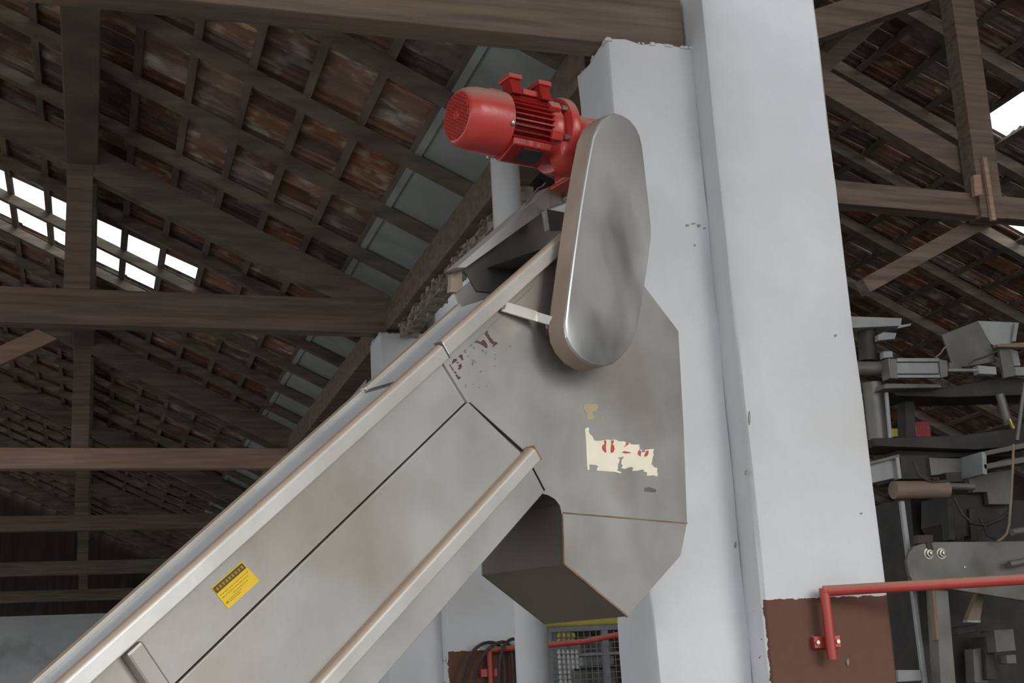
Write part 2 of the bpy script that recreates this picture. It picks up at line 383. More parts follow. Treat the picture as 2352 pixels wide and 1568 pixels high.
for rid in (0, 1):
    m = MB(); TVn = np.array(TV) @ RYn.T
    for l in rest[rid]: m.add(TVn+l+(0, 0, rng.uniform(0, .008)), TF)
    off = np.array((ceil, ceil2)[rid].location)
    me = bpy.data.meshes.new('tile_field'); me.from_pydata((np.array(m.v)-off).tolist(), [], m.f); me.materials.append(tile_m)
    o = bpy.data.objects.new('tile_field', me); COL.objects.link(o); o.parent = (ceil, ceil2)[rid]; o['kind'] = 'stuff'
# far slope beyond the ridge (never in view, closes the roof)
MB().hexa([(-3.05, YA, zt(-3)), (-8.8, YA, zt(-3)-2.8), (-8.8, YB, zt(-3)-2.8), (-3.05, YB, zt(-3)), (-3.05, YA, zt(-3)+.05), (-8.8, YA, zt(-3)-2.75), (-8.8, YB, zt(-3)-2.75), (-3.05, YB, zt(-3)+.05)]).build('roof_slope', tile_m, ceil)
# purlin, wall plate, mortar bedding
MB().box(-.28, -.03, YA, YB, 5.86, 6.1).build('purlin', wood, ceil, bevel=.01)
MB().box(2.29, 2.47, 5.62, YB, 4.53, 4.76).build('wall_plate', wood_x, ceil, bevel=.008)
m = MB()
for k in range(700):
    y = rng.uniform(7.1, 10.2); x = rng.uniform(2.36, 2.5); z = 4.53-abs(rng.normal(0, .045)); s_ = rng.uniform(.008, .032)
    o = np.array([x, y, z])
    m.hexa([o+np.array(k_)*s_*rng.uniform(.5, 1.3, 3) for k_ in [(-1, -1, -.7), (1, -1, -.7), (1, 1, -.7), (-1, 1, -.7), (-.8, -.8, .7), (.8, -.8, .7), (.8, .8, .7), (-.8, .8, .7)]])
m.box(2.38, 2.5, 7.1, 10.3, 4.44, 4.53)
m.build('mortar_bedding', mortar, ceil, kind='stuff')
# gutter sheets lying on the rafter feet, one between each pair of rafters
gs = None
for i in range(len(RAFT)-1):
    y0 = RAFT[i]+.0
    if gs is None:
        mb = MB(); a, b = along(2.075, .018), along(2.60, .018); dy = .98
        u = np.array([CT, 0, -ST]); nn = np.array([ST, 0, CT])
        mb.hexa([a, b, b+(0, dy, 0), a+(0, dy, 0), a+nn*.004, b+nn*.004, b+nn*.004+(0, dy, 0), a+nn*.004+(0, dy, 0)])
        c0 = a-u*.012-nn*.012
        mb.bar(c0+(0, .02, 0), c0+(0, dy-.02, 0), u*.05, nn*.006)
        o = mb.build('gutter_sheet', galv, None); gs = o.data
    else:
        o = bpy.data.objects.new('gutter_sheet', gs); COL.objects.link(o)
    o.parent = ceil; o.location = np.array([0, y0, rng.uniform(-.004, .004)])-np.array(ceil.location)

# ------------------------------------------------------------------ roof trusses
def truss(Y, zb, h, tm, label, group=None, xr=2.64):
    t = thing('roof_truss', (-3, Y+.08, zb), label, 'roof truss', group); th = .16
    MB().box(-8.8, xr, Y, Y+th, zb, zb+h).build('tie_beam', tm, t, bevel=.008)
    def zr(X): return 4.93-SL*(X-2.2)
    nn = np.array([ST, 0, CT])
    for s_ in (1, -1):
        a = np.array([-3+.0, Y+.08, zr(-3)-.145]); b = np.array([-3+s_*5.42, Y+.08, zr(2.42)-.145])
        n2 = np.array([s_*ST, 0, CT])
        MB().bar(a, b, (0, .13, 0), n2*.25).build('principal_rafter', wood, t, bevel=.008)
        x = -.165 if s_ == 1 else -5.84
        MB().box(x-.1, x+.1, Y+.01, Y+.15, zb+h, zr(-.165)-.2).build('post', wood_x, t, bevel=.006)
    MB().box(-3.12, -2.88, Y+.01, Y+.15, zb+h, zr(-3)-.1).build('king_post', wood_x, t)
    return t
truss(5.2, 4.495, .3, wood_x, 'dark timber roof truss resting on the tall pillar behind the conveyor head')
truss(10.45, 4.52, .29, wood_x, 'dark timber roof truss just in front of the bright skylight tiles')
T3 = truss(16.2, onY(300, 1075, 16.2)[2], onY(300, 1028, 16.2)[2]-onY(300, 1075, 16.2)[2], wood_l, 'roof truss with the pale pinkish brown tie beam')
pxbeam(-420, 1005, 150, 748, 42, 16.24, .1).build('brace', wood_l, T3)
truss(21.4, onY(300, 1215, 21.4)[2], .23, wood_x, 'dark timber roof truss next beyond the pale brown tie beam')
truss(26.8, onY(200, 1318, 26.8)[2], .26, wood_x, 'brownish timber roof truss second beyond the pale brown tie beam')
truss(31.8, onY(200, 1378, 31.8)[2], .25, wood_x, 'faint timber roof truss close to the grey back wall')

# timber frame under the right nave roof
rt = thing('roof_truss', onY(2260, 470, 8.2), 'timber truss with upright post and crossing braces beside the white pillar', 'roof truss')
pxbeam(2203, -60, 2282, 500, 52, 8.2, .16).build('post', wood_x, rt)
pxbeam(1860, 434, 2420, 486, 52, 8.24, .14).build('tie_beam', wood_x, rt)
pxbeam(1850, 160, 2250, 395, 56, 8.4, .12).build('brace', wood_x, rt)
pxbeam(1990, 655, 2262, 505, 34, 8.42, .12).build('brace', wood_x, rt)
pxbeam(1830, 70, 2130, -30, 62, 8.0, .14).build('top_beam', wood_x, rt)
pxbeam(1850, 190, 2060, 0, 34, 8.5, .12).build('strut', wood, rt)
pxbeam(2262, 360, 2284, 505, 10, 8.16, .03).build('strap', wood_l, rt)
pxprism([(2236, 402), (2252, 400), (2257, 447), (2240, 449)], 8.15, .04).build('wedge', wood_l, rt)

# ------------------------------------------------------------------ inclined conveyor
AZ = radians(60.5); INC = radians(38.2)
A = np.array([sin(AZ), cos(AZ), 0]); B = np.array([-cos(AZ), sin(AZ), 0]); Z = np.array([0, 0, 1.])
_d = ray(1300, 800); _d = _d/np.linalg.norm(_d); P0 = EYE+_d*3.75
def side(x, y, off=0.0): return hit(x, y, P0+B*off, B)
I3 = A*cos(INC)+Z*sin(INC); N3 = -A*sin(INC)+Z*cos(INC); O3 = side(1245, 1130)
def C(t, n, off=0.0): return O3+I3*t+N3*n+B*off
W = .31
TE = -2.55                                       # lower end, out of the picture
cv = thing('inclined_conveyor', C(TE, 0)*np.array([1, 1, 0]), 'inclined stainless steel conveyor with hopper shaped discharge head', 'conveyor')
def plate(pts, off, th): return MB().prism([p for p in pts], B*th)
def px(pts, off=0.0): return [side(x, y, off) for x, y in pts]
# discharge head: closed steel box, open along the top behind the rail
front = [(1000, 812), (1150, 680), (1288, 556), (1400, 566), (1482, 660), (1558, 760), (1570, 980), (1578, 1200), (1563, 1276), (1440, 1415), (1295, 1295), (1290, 1178),
         (1286, 1160), (1275, 1146), (1260, 1137), (1245, 1133), (1215, 1088), (1180, 1052), (1070, 924)]
fp = px(front); bp = [p+B*W for p in fp]; n_ = len(fp)
hd = MB()
hd.prism(fp, B*.004); hd.prism([C(-.09, .43, W), C(.385, .44, W), C(.40, .49, W)]+bp[2:], -B*.004)
for i in range(2, 9): hd.add([fp[i], fp[i+1], bp[i+1], bp[i]], [(0, 1, 2, 3)])
MB().add([fp[9], fp[10], bp[10], bp[9]], [(0, 1, 2, 3)]).build('chute_floor', chute_shade, cv)
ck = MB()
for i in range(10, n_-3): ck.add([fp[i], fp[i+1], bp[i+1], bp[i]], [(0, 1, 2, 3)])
ck.build('chute_back', chute_shade_k, cv)
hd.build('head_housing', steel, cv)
# weld bead between head and discharge chute
p, q = side(1293, 1177, -.001), side(1579, 1201, -.001)
MB().bar(p, q, Z*.0032, B*.003).build('weld_seam', rust, cv)
p, q = side(1295, 1295, -.001), side(1440, 1415, -.001)
MB().bar(p, q, Z*.006, B*.006).build('chute_edge', rust, cv)
p, q = side(1291, 1180, -.001), side(1295, 1295, -.001)
MB().bar(p, q, A*.003, B*.005).build('chute_edge', rust, cv)
# trough panels
ts = -.088
MB().prism([C(ts+.0, .34, -.004), C(ts-.004, .50, -.004), C(TE, .50, -.004), C(TE, .34, -.004)], B*.006).build('side_panel', steel, cv, bevel=.002)
MB().prism([C(ts+.004, .337, -.009), C(.002, .105, -.009), C(TE, .105, -.009), C(TE, .337, -.009)], B*.011).build('side_panel', steel, cv, bevel=.002)
MB().prism([C(.004, .105, -.009), C(.0, 0, -.009), C(TE, 0, -.009), C(TE, .105, -.009)], B*.011).build('side_panel', steel, cv, bevel=.002)
for a_, b_ in (((ts+.007, .334), (.006, .128)), ((.007, .086), (.004, .002))):
    MB().bar(C(*a_, -.006), C(*b_, -.006), I3*.0032, B*.007).build('panel_seam', mach_d, cv)
# strip covering the joint to the head
MB().bar(C(ts-.002, .49, -.006), C(ts+.006, .335, -.006), I3*.014, B*.01).build('joint_strip', steel, cv)
MB().hexa([C(.0, 0, 0), C(0, .0, W), C(TE, 0, W), C(TE, 0, 0), C(0, .004, 0), C(0, .004, W), C(TE, .004, W), C(TE, .004, 0)]).build('bottom_pan', steel, cv)
# back wall and recessed top cover
MB().prism([C(.08, 0, W), C(.08, .435, W), C(TE, .414, W), C(TE, 0, W)], -B*.005).build('back_wall', steel, cv)
cvp = MB().hexa([C(.385, .446, 0.0), C(.385, .446, W), C(TE, .416, W), C(TE, .416, 0.0), C(.385, .45, 0), C(.385, .45, W), C(TE, .42, W), C(TE, .42, 0)])
cvp.build('top_cover', steel_c, cv)
MB().bar(C(.39, .455, W-.004), C(-.098, .4498, W-.004), B*.022, N3*.013).build('cover_edge', steel_r, cv, bevel=.003)
MB().bar(C(-.102, .4497, W-.004), C(TE, .425, W-.004), B*.022, N3*.013).build('cover_edge', steel_r, cv, bevel=.003)
MB().bar(C(-.1, .4455, .02), C(-.1, .4455, W-.02), I3*.02, N3*.005).build('cover_joint', steel_k, cv)
# upper rail in two lengths: square section standing proud of the panels
def rail(t0, t1, n0, n1, o0, o1, name='top_rail', mt=steel_r):
    return MB().prism([C(t0, n0, o0), C(t0, n1-.008, o0), C(t0, n1, o0+.008), C(t0, n1, o1), C(t0, n0, o1)], C(t1, 0)-C(t0, 0)).build(name, mt, cv, bevel=.004, seg=3)
rail(.575, -.085, .472, .516, -.032, -.006)
rail(-.087, TE, .466, .510, -.032, -.006)
MB().bar(C(-.0866, .491, -.019), C(-.0844, .491, -.019), N3*.05, B*.028).build('rail_joint', steel_k, cv, bevel=.003)
br = rail(.02, TE, .086, .128, -.038, -.006, 'bottom_rail')
MB().bar(C(.02, .107, -.022), C(.026, .107, -.022), N3*.046, B*.036).build('end_cap', dust_m, br, bevel=.003)
# vertical stiffener
MB().prism([C(-1.235, .462, -.03), C(-1.192, .462, -.03), C(-1.192, .13, -.03), C(-1.235, .13, -.03)], B*.028).build('stiffener', steel, cv, bevel=.006)
# inner mounting frame carrying the gearbox: sloping bar, level bar, short upright
OB = .24
fr = MB().prism([side(x, y, OB) for x, y in ((1050, 614), (1264, 428), (1264, 474), (1070, 614))], B*.05).build('mounting_frame', steel_f, cv)
MB().prism([side(x, y, OB) for x, y in ((1265, 428), (1400, 466), (1400, 512), (1265, 474))], B*.05).build('level_bar', steel_f, fr)
b0 = side(1296, 457, OB)
MB().lathe(b0-B*.028, B, [(0, .004), (.004, .011), (.016, .013), (.018, .016), (.03, .016)], 12).build('bolt', bolt_m, fr, smooth=40)
MB().prism([side(x, y, OB-.01) for x, y in ((1243, 487), (1256, 478), (1264, 528), (1250, 533))], -B*.12).build('upright', steel, cv, bevel=.002)
MB().prism([side(x, y, .1) for x, y in ((1256, 480), (1320, 492), (1320, 530), (1262, 528))], B*.01).build('end_plate', steel_k, cv)
MB().prism([side(x, y, W-.01) for x, y in ((1062, 610), (1255, 474), (1400, 500), (1400, 700), (1095, 668))], B*.005).build('inner_wall', steel_k, cv)
MB().prism([side(x, y, W-.02) for x, y in ((1040, 628), (1062, 622), (1064, 662), (1050, 672), (1036, 670))], B*.02).build('wall_end', steel_d, cv, bevel=.003)
# drive guard
GO = -.125                                        # front face
gpx = [(1375, 285), (1385, 272), (1400, 262), (1415, 258), (1430, 262), (1448, 273), (1462, 290), (1471, 310), (1476, 332), (1482, 380), (1490, 450), (1497, 520), (1497, 545), (1490, 600),
       (1481, 660), (1472, 720), (1462, 765), (1449, 796), (1430, 820), (1410, 835), (1385, 842), (1360, 838), (1335, 823), (1315, 800), (1303, 775), (1299, 745), (1305, 690), (1318, 590), (1335, 470), (1350, 380), (1363, 312)]
gf = [side(x, y, GO) for x, y in gpx]; cen = sum(gf)/len(gf)
g = MB(); n_ = len(gf)
rings = [[cen+(p-cen)*.965 for p in gf], gf, [p+B*.008 for p in gf], [p+B*.062 for p in gf]]
rings[1] = [cen+(p-cen)*.99+B*.0025 for p in gf]
V = [p for r in rings for p in r]
g.add(V, [tuple(range(n_))]+[(r*n_+i, r*n_+(i+1) % n_, (r+1)*n_+(i+1) % n_, (r+1)*n_+i) for r in range(2) for i in range(n_)])
gd = g.build('drive_guard', steel_b, cv, smooth=25)
s_ = MB(); s_.add(rings[2]+rings[3], [(i, (i+1) % n_, n_+(i+1) % n_, n_+i) for i in range(n_)]+[tuple(range(n_, 2*n_))]); s_.build('guard_rim', steel_d, gd, smooth=50)
# head shaft bearing between guard and housing
hs = side(1395, 742, -.06)
MB().lathe(hs-B*.004, B, [(0, .05), (.068, .05)], 24).build('shaft_bearing', steel_k, cv, smooth=40)
# guard support arm
a0, a1, a2 = side(1151, 702, -.012), side(1232, 727, -.03), side(1268, 738, -.07)
arm = MB().bar(a0, a1, Z*.03, B*.006).bar(a1, a2, Z*.026, B*.006).build('guard_arm', steel_r, cv)
MB().lathe(a0-B*.008, B, [(0, .011), (.012, .011)], 6).build('bolt', bolt_m, arm)
MB().bar(side(1262, 752, -.06), side(1262, 775, -.01), A*.03, Z*.01).build('arm_clip', steel_k, cv)
# legs under the lower, unseen end
for t_ in (-2.35, -1.75):
    for o_ in (.02, W-.02):
        p = C(t_, .0, o_); MB().bar(p, p*np.array([1, 1, 0]), A*.05, B*.05).build('leg', steel, cv)
# yellow warning label
def quad(pts, off, th): return MB().prism([side(x, y, off) for x, y in pts], -B*th)
lo = -.0045
lb = quad([(485, 1350), (555, 1289), (596, 1333), (524, 1398)], lo, .0008).build('warning_label', yellow, cv)
def lp(u, v):                                     # label coordinates to pixels: u along the long side, v down
    p = np.array([485, 1350])*(1-u)*(1-v)+np.array([555, 1289])*u*(1-v)+np.array([524, 1398])*(1-u)*v+np.array([596, 1333])*u*v
    return tuple(p)
quad([lp(.02, .04), lp(.98, .04), lp(.98, .30), lp(.02, .30)], lo-.0009, .0004).build('heading_band', ink, lb)
hl = MB()
for k in range(9):
    u = .08+k*.1; hl.prism([side(*lp(u, .12), lo-.0014), side(*lp(u+.055, .12), lo-.0014), side(*lp(u+.055, .23), lo-.0014), side(*lp(u, .23), lo-.0014)], -B*.0003)
hl.build('heading_letters', ink2, lb, kind='stuff')
tl = MB()
for v, u0, u1, st in ((.42, .06, .92, .07), (.54, .06, .86, .06), (.66, .34, .8, .06), (.75, .16, .52, .05), (.82, .16, .5, .05)):
    u = u0
    while u < u1:
        du = st*random.uniform(.5, .9)
        tl.prism([side(*lp(u, v), lo-.0009), side(*lp(u+du, v), lo-.0009), side(*lp(u+du, v+.035), lo-.0009), side(*lp(u, v+.035), lo-.0009)], -B*.0003); u += st
tl.prism([side(*lp(.09+.045*cos(k*pi/5), .8+.05*sin(k*pi/5)), lo-.0009) for k in range(10)], -B*.0003)
tl.build('text_lines', ink2, lb, kind='stuff')
# remains of the stencilled lettering
def sten(polys, name, m, off=-.0006, stuff=False):
    b = MB()
    for P in polys:
        b.prism([side(1000+x/8.71, 740+y/8.71, off) for x, y in P], -B*.0004)
        if not stuff: b.build(name, m, cv); b = MB()
    if stuff: b.build(name, m, cv, kind='stuff')
sten([[(215, 880), (250, 845), (300, 845), (310, 880), (350, 925), (375, 960), (310, 1010), (265, 950), (225, 920)],
      [(365, 1000), (385, 975), (425, 1000), (410, 1020), (385, 1015)],
      [(355, 1050), (430, 1038), (460, 1085), (515, 1090), (475, 1140), (425, 1168), (385, 1125)],
      [(335, 790), (365, 735), (425, 725), (430, 765), (400, 790), (360, 815), (340, 835)], [(420, 800), (450, 790), (470, 815), (440, 820)],
      [(455, 860), (510, 825), (532, 875), (510, 925), (470, 948), (450, 925), (480, 895)],
      [(462, 685), (500, 645), (545, 645), (540, 680), (565, 745), (530, 760), (505, 705)],
      [(780, 405), (830, 355), (870, 380), (925, 395), (940, 350), (985, 360), (1030, 430), (1045, 505), (1020, 515), (950, 460), (880, 420), (830, 405)],
      [(985, 230), (1010, 190), (1040, 165), (1055, 190), (1035, 215), (1075, 250), (1085, 290), (1140, 340), (1165, 385), (1240, 400), (1245, 425), (1205, 455), (1150, 500), (1140, 480), (1165, 450), (1120, 420), (1095, 400), (1040, 300)]],
     'stencil_stroke', maroon)
sten([[(565, 575), (605, 540), (625, 560), (600, 590), (620, 610), (600, 615)], [(640, 680), (665, 655), (675, 690), (650, 700)], [(685, 465), (725, 440), (745, 465), (720, 475), (690, 485)], [(755, 495), (775, 490), (795, 525), (780, 530)],
      [(720, 735), (760, 760), (800, 740), (790, 790), (760, 830), (765, 860), (740, 865), (725, 830), (745, 800)], [(800, 790), (820, 785), (815, 815), (800, 820)],
      [(920, 545), (945, 545), (985, 585), (970, 600)], [(1020, 580), (1050, 590), (1020, 640), (985, 665), (1000, 620)], [(880, 1000), (915, 955), (945, 965), (905, 1010)],
      [(1185, 640), (1215, 630), (1220, 650), (1195, 655)], [(1180, 740), (1205, 705), (1215, 715), (1190, 750)], [(1170, 875), (1205, 868), (1205, 885), (1175, 885)], [(595, 1290), (610, 1240), (622, 1245), (605, 1300)],
      [(850, 1300), (875, 1285), (880, 1310), (860, 1318)], [(1480, 470), (1505, 460), (1510, 490), (1485, 490)], [(740, 1235), (760, 1225), (762, 1245)], [(1020, 1270), (1045, 1262), (1040, 1282)]], 'worn_stencil_specks', sten_g, stuff=True)
# torn paper label with red figures
def tor(polys, name, m, off, parent):
    b = MB()
    for P in polys: b = MB().prism([side(1300+x/7.128, 900+y/7.128, off) for x, y in P], -B*.0004).build(name, m, parent)
    return b
tp = tor([[(310, 610), (345, 580), (380, 590), (370, 650), (400, 700), (435, 725), (450, 775), (480, 800), (560, 798), (640, 785), (700, 775), (720, 790), (800, 775), (850, 800), (880, 808), (960, 808), (985, 825), (1050, 835), (1060, 858),
           (1150, 860), (1215, 862), (1190, 890), (1215, 915), (1190, 935), (1240, 945), (1235, 985), (1290, 990), (1300, 945), (1370, 935), (1440, 932), (1425, 985), (1435, 1030), (1412, 1090), (1410, 1130), (1395, 1175), (1450, 1235), (1495, 1240),
           (1490, 1300), (1505, 1355), (1480, 1385), (1430, 1360), (1380, 1370), (1320, 1368), (1330, 1320), (1270, 1300), (1275, 1270), (1215, 1275), (1160, 1290), (1080, 1290), (1100, 1250), (1070, 1225), (1010, 1240), (960, 1260), (900, 1245),
           (930, 1210), (905, 1180), (905, 1120), (950, 1055), (900, 1065), (840, 1080), (880, 1095), (870, 1150), (850, 1180), (850, 1260), (830, 1280), (910, 1315), (890, 1330), (790, 1305), (690, 1300), (500, 1285), (510, 1240), (530, 1215),
           (480, 1195), (380, 1185), (385, 1270), (355, 1280), (345, 1200), (340, 1100), (330, 850), (320, 700)]], 'torn_paper_label', cream, -.0006, cv)
tor([[(620, 795), (655, 790), (660, 830), (652, 880), (660, 990), (630, 985), (600, 950), (585, 910), (600, 870), (630, 850)], [(735, 795), (785, 790), (780, 825), (760, 850), (790, 885), (795, 935), (775, 985), (735, 998), (728, 960), (735, 880), (740, 840)],
     [(975, 825), (1040, 838), (1010, 865), (960, 895), (940, 905), (985, 855)], [(1180, 975), (1200, 945), (1235, 975), (1225, 1010), (1225, 1055), (1195, 1040), (1170, 1010)], [(1310, 965), (1350, 955), (1352, 1000), (1330, 1045), (1290, 1062), (1280, 1030), (1300, 1000)],
     [(910, 980), (960, 968), (1050, 985), (1060, 1000), (960, 1005)]], 'red_figure', redink, -.0011, tp)
tor([[(290, 280), (300, 210), (350, 190), (420, 205), (500, 195), (530, 225), (520, 280), (470, 320), (430, 320), (440, 390), (460, 410), (470, 450), (340, 455), (345, 380), (330, 330)], [(560, 405), (600, 400), (610, 430), (580, 440)]], 'faded_label_scrap', cream_f, -.0006, cv)
MB().prism([side(x, y, -.0006) for x, y in ((1480, 1120), (1490, 1118), (1508, 1124), (1506, 1130), (1480, 1128))], -B*.0004).build('scratch_mark', steel_k, cv)

# ------------------------------------------------------------------ red gear motor
AM = radians(75); MX = np.array([sin(AM), cos(AM), 0]); ML = np.cross(Z, MX)     # ML: horizontal, points away from the camera side
PF = side(1272, 313, .14)
mo = thing('gear_motor', PF-Z*.13, 'red electric gear motor with finned body on top of the conveyor head', 'motor')
def mp(t, a, b): return PF+MX*t+ML*a+Z*b
flange = MB().lathe(mp(0, 0, 0), MX, [(-.012, .108), (-.008, .118), (0, .122), (.018, .122), (.026, .112)], 40).build('flange', red, mo, smooth=35)
MB().lathe(mp(0, 0, 0), MX, [(-.062, .088), (-.05, .096), (-.03, .098), (-.012, .085)], 36).build('end_shield', red, mo, smooth=35)
MB().lathe(mp(0, 0, 0), MX, [(-.225, .080), (-.058, .080)], 36).build('stator_body', red_d, mo, smooth=35)
fin_me = None
for k in range(36):
    th = 2*pi*k/36
    if abs(((th+pi-radians(222)+pi) % (2*pi))-pi) < .0: continue
    dr = ML*cos(th)+Z*sin(th)
    MB().bar(mp(-.204, 0, 0)+dr*.089, mp(-.062, 0, 0)+dr*.089, np.cross(MX, dr)*.0045, dr*.026).build('cooling_fin', red_d, mo)
# fan cowl with round shoulder, rim and lattice grille
cowl = MB().lathe(mp(0, 0, 0), MX, [(-.352, .066), (-.352, .074), (-.349, .080), (-.338, .088), (-.32, .0945), (-.3, .098), (-.205, .1005), (-.205, .097)], 40).build('fan_cowl', red, mo, smooth=40)
MB().lathe(mp(-.3528, 0, 0), MX, [(0, .0712), (.0006, .0712)], 32).build('grille_backing', mach_d, cowl)
gr = MB()
for k in range(-7, 8):
    c_ = k*.0105; l_ = sqrt(max(.0712**2-c_**2, 0))
    for s2 in (1, -1):
        d1 = (ML*cos(.6)*1+Z*sin(.6)) if s2 == 1 else (ML*cos(2.1)+Z*sin(2.1)); d2 = np.cross(MX, d1)
        gr.bar(mp(-.3545, 0, 0)+d2*c_-d1*l_, mp(-.3545, 0, 0)+d2*c_+d1*l_, d2*.0042, MX*.003)
gr.lathe(mp(-.3575, 0, 0), MX, [(0, .013), (.004, .015)], 16)
gr.build('grille', red, cowl)
for th in (200, 300, 60):
    dr = ML*cos(radians(th))+Z*sin(radians(th))
    MB().lathe(mp(-.214, 0, 0)+dr*.096, dr, [(0, .008), (.01, .0075), (.012, .004)], 10).build('screw', bolt_m, cowl, smooth=40)
# feet pointing up
for t_ in (-.205, -.098):
    MB().prism([mp(t_-.0, -.045, .07), mp(t_, -.03, .128), mp(t_, -.075, .128), mp(t_, -.078, .118), mp(t_, -.09, .07)], MX*.036).build('foot_web', red_d, mo)
    MB().prism([mp(t_-.006, -.086, .122), mp(t_-.006, -.02, .122), mp(t_-.006, -.02, .137), mp(t_-.006, -.086, .137)], MX*.048).build('foot', red, mo, bevel=.003)
    MB().prism([mp(t_-.006, .03, .122), mp(t_-.006, .086, .122), mp(t_-.006, .086, .137), mp(t_-.006, .03, .137)], MX*.048).build('foot', red, mo, bevel=.003)
    MB().prism([mp(t_, .045, .07), mp(t_, .04, .124), mp(t_, .075, .124), mp(t_, .09, .06)], MX*.036).build('foot_web', red_d, mo)
MB().bar(mp(-.15, -.05, .096), mp(-.07, -.05, .096), ML*.03, Z*.02).build('lifting_lug', red, mo, bevel=.004)
# terminal box facing down towards the camera
dn = -ML*cos(radians(74))-Z*sin(radians(74)); tv = np.cross(MX, dn)
tb = MB().prism([mp(-.205, 0, 0)+dn*.07+tv*.06, mp(-.205, 0, 0)+dn*.1+tv*.052, mp(-.205, 0, 0)+dn*.112+tv*.036, mp(-.205, 0, 0)+dn*.112-tv*.05, mp(-.205, 0, 0)+dn*.09-tv*.06], MX*.14).build('terminal_box', red_d, mo, bevel=.004)
MB().prism([mp(-.165, 0, 0)+dn*.113+tv*.018, mp(-.09, 0, 0)+dn*.113+tv*.018, mp(-.09, 0, 0)+dn*.113-tv*.034, mp(-.105, 0, 0)+dn*.113-tv*.042, mp(-.165, 0, 0)+dn*.113-tv*.042], dn*.003).build('name_plate', black, tb)
for th in (205, 250, 150, 100):
    dr = ML*cos(radians(th))+Z*sin(radians(th))
    MB().lathe(mp(-.03, 0, 0)+dr*.107, MX, [(0, .008), (.02, .008)], 6).build('bolt', bolt_m, flange)
    if th in (150, 205, 100): MB().bar(mp(-.075, 0, 0)+dr*.104, mp(-.035, 0, 0)+dr*.104, np.cross(MX, dr)*.03, dr*.018).build('lug', red, flange, bevel=.003)
# gearbox
MB().lathe(mp(0, 0, 0), MX, [(.02, .1), (.05, .085), (.09, .078), (.2, .078)], 32).build('gearbox_neck', red, mo, smooth=35)
gbx = MB().prism([mp(.05, -.06, -.13), mp(.05, -.06, -.02), mp(.085, -.06, .06), (mp(.2, -.06, .07)), mp(.24, -.06, -.02), mp(.24, -.06, -.13)], ML*.15).build('gearbox', red, mo, bevel=.012, seg=3)
go = hit(1318, 352, mp(0, -.075, 0), B)
MB().lathe(go+B*.05, -B, [(0, .062), (.05, .062), (.058, .054), (.062, .03)], 32).build('output_cover', red, mo, smooth=40)
os_ = side(1420, 330, -.06)
MB().tube(os_, os_+B*.16, .03, 20).build('output_shaft', steel_k, mo, smooth=40)
MB().prism([mp(.035, -.09, -.13), mp(.035, .09, -.13), mp(.25, .09, -.13), mp(.25, -.09, -.13)], -Z*.014).build('base_plate', red, mo, bevel=.003)
# thin wire hanging by the motor
w0 = [side(x, y, .2) for x, y in ((1252, 420), (1246, 428), (1236, 432), (1226, 446), (1217, 460), (1206, 470))]
tag(MB().pipe(w0, .003, 6).build('tie_wire', cable_m), 'thin pale wire hanging beneath the red motor flange', 'wire')

# ------------------------------------------------------------------ red wall rails
def redrail(dy, endpx, label, extra=0):
    Yf = 5.0+dy
    t = thing('pipe_rail', (2.9, Yf-.06, 1.7), label, 'pipe rail')
    return t, Yf
PIL = [o for o in bpy.data.objects if o.name == 'plastered_pillar'][0]
scuff = mat('grey_scuff', lin('8f8a84'), lin('a8a39c'), 30, .9)
for x, y, w_, h_, Yp in ((1579, 517, 9, 6, 5.155), (1593, 513, 10, 4, 5.155), (1606, 518, 11, 8, 5.155), (1618, 524, 6, 5, 5.155), (1596, 562, 4, 6, 5.155), (1722, 960, 6, 28, 4.993), (1716, 1085, 6, 12, 4.993), (1920, 770, 6, 5, 4.993),
                     (1980, 1178, 5, 5, 4.993), (1948, 1520, 5, 16, 4.993), (1868, 1462, 4, 6, 4.993), (1690, 1250, 5, 14, 5.155)):
    pts = [(x+w_*.5*cos(a)*random.uniform(.6, 1.2), y+h_*.5*sin(a)*random.uniform(.6, 1.2)) for a in [k*pi/4 for k in range(8)]]
    pxprism(pts, Yp, .012).build('scuff', scuff, PIL)
t, Yf = redrail(0, None, 'red pipe rail fixed to the brown dado of the tall pillar')
top = onY(1893, 1357, Yf-.06); bot = onY(1912, 1514, Yf-.06)
MB().tube(bot, top+Z*.012, .021, 20).build('upright', red_p, t, smooth=40)
far = onY(2352, 1330, Yf-.35); far = top+(far-top)*1.5
MB().tube(top-(far-top)*.004, far, .022, 20).build('rail', red_p, t, smooth=40)
c_ = onY(1898, 1474, Yf-.02)
fl = MB().box(c_[0]-.062, c_[0]+.062, Yf-.03, Yf-.002, c_[2]-.024, c_[2]+.024).build('bracket', red_p, t, bevel=.002)
for s2 in (-1, 1): MB().lathe((c_[0]+s2*.047, Yf-.028, c_[2]), (0, -1, 0), [(0, .009), (.01, .009)], 6).build('screw', bolt_m, fl)
MB().bar(onY(1906, 1474, Yf-.06), onY(1906, 1474, Yf-.01), (.03, 0, 0), (0, 0, .03)).build('stub', red_p, t)
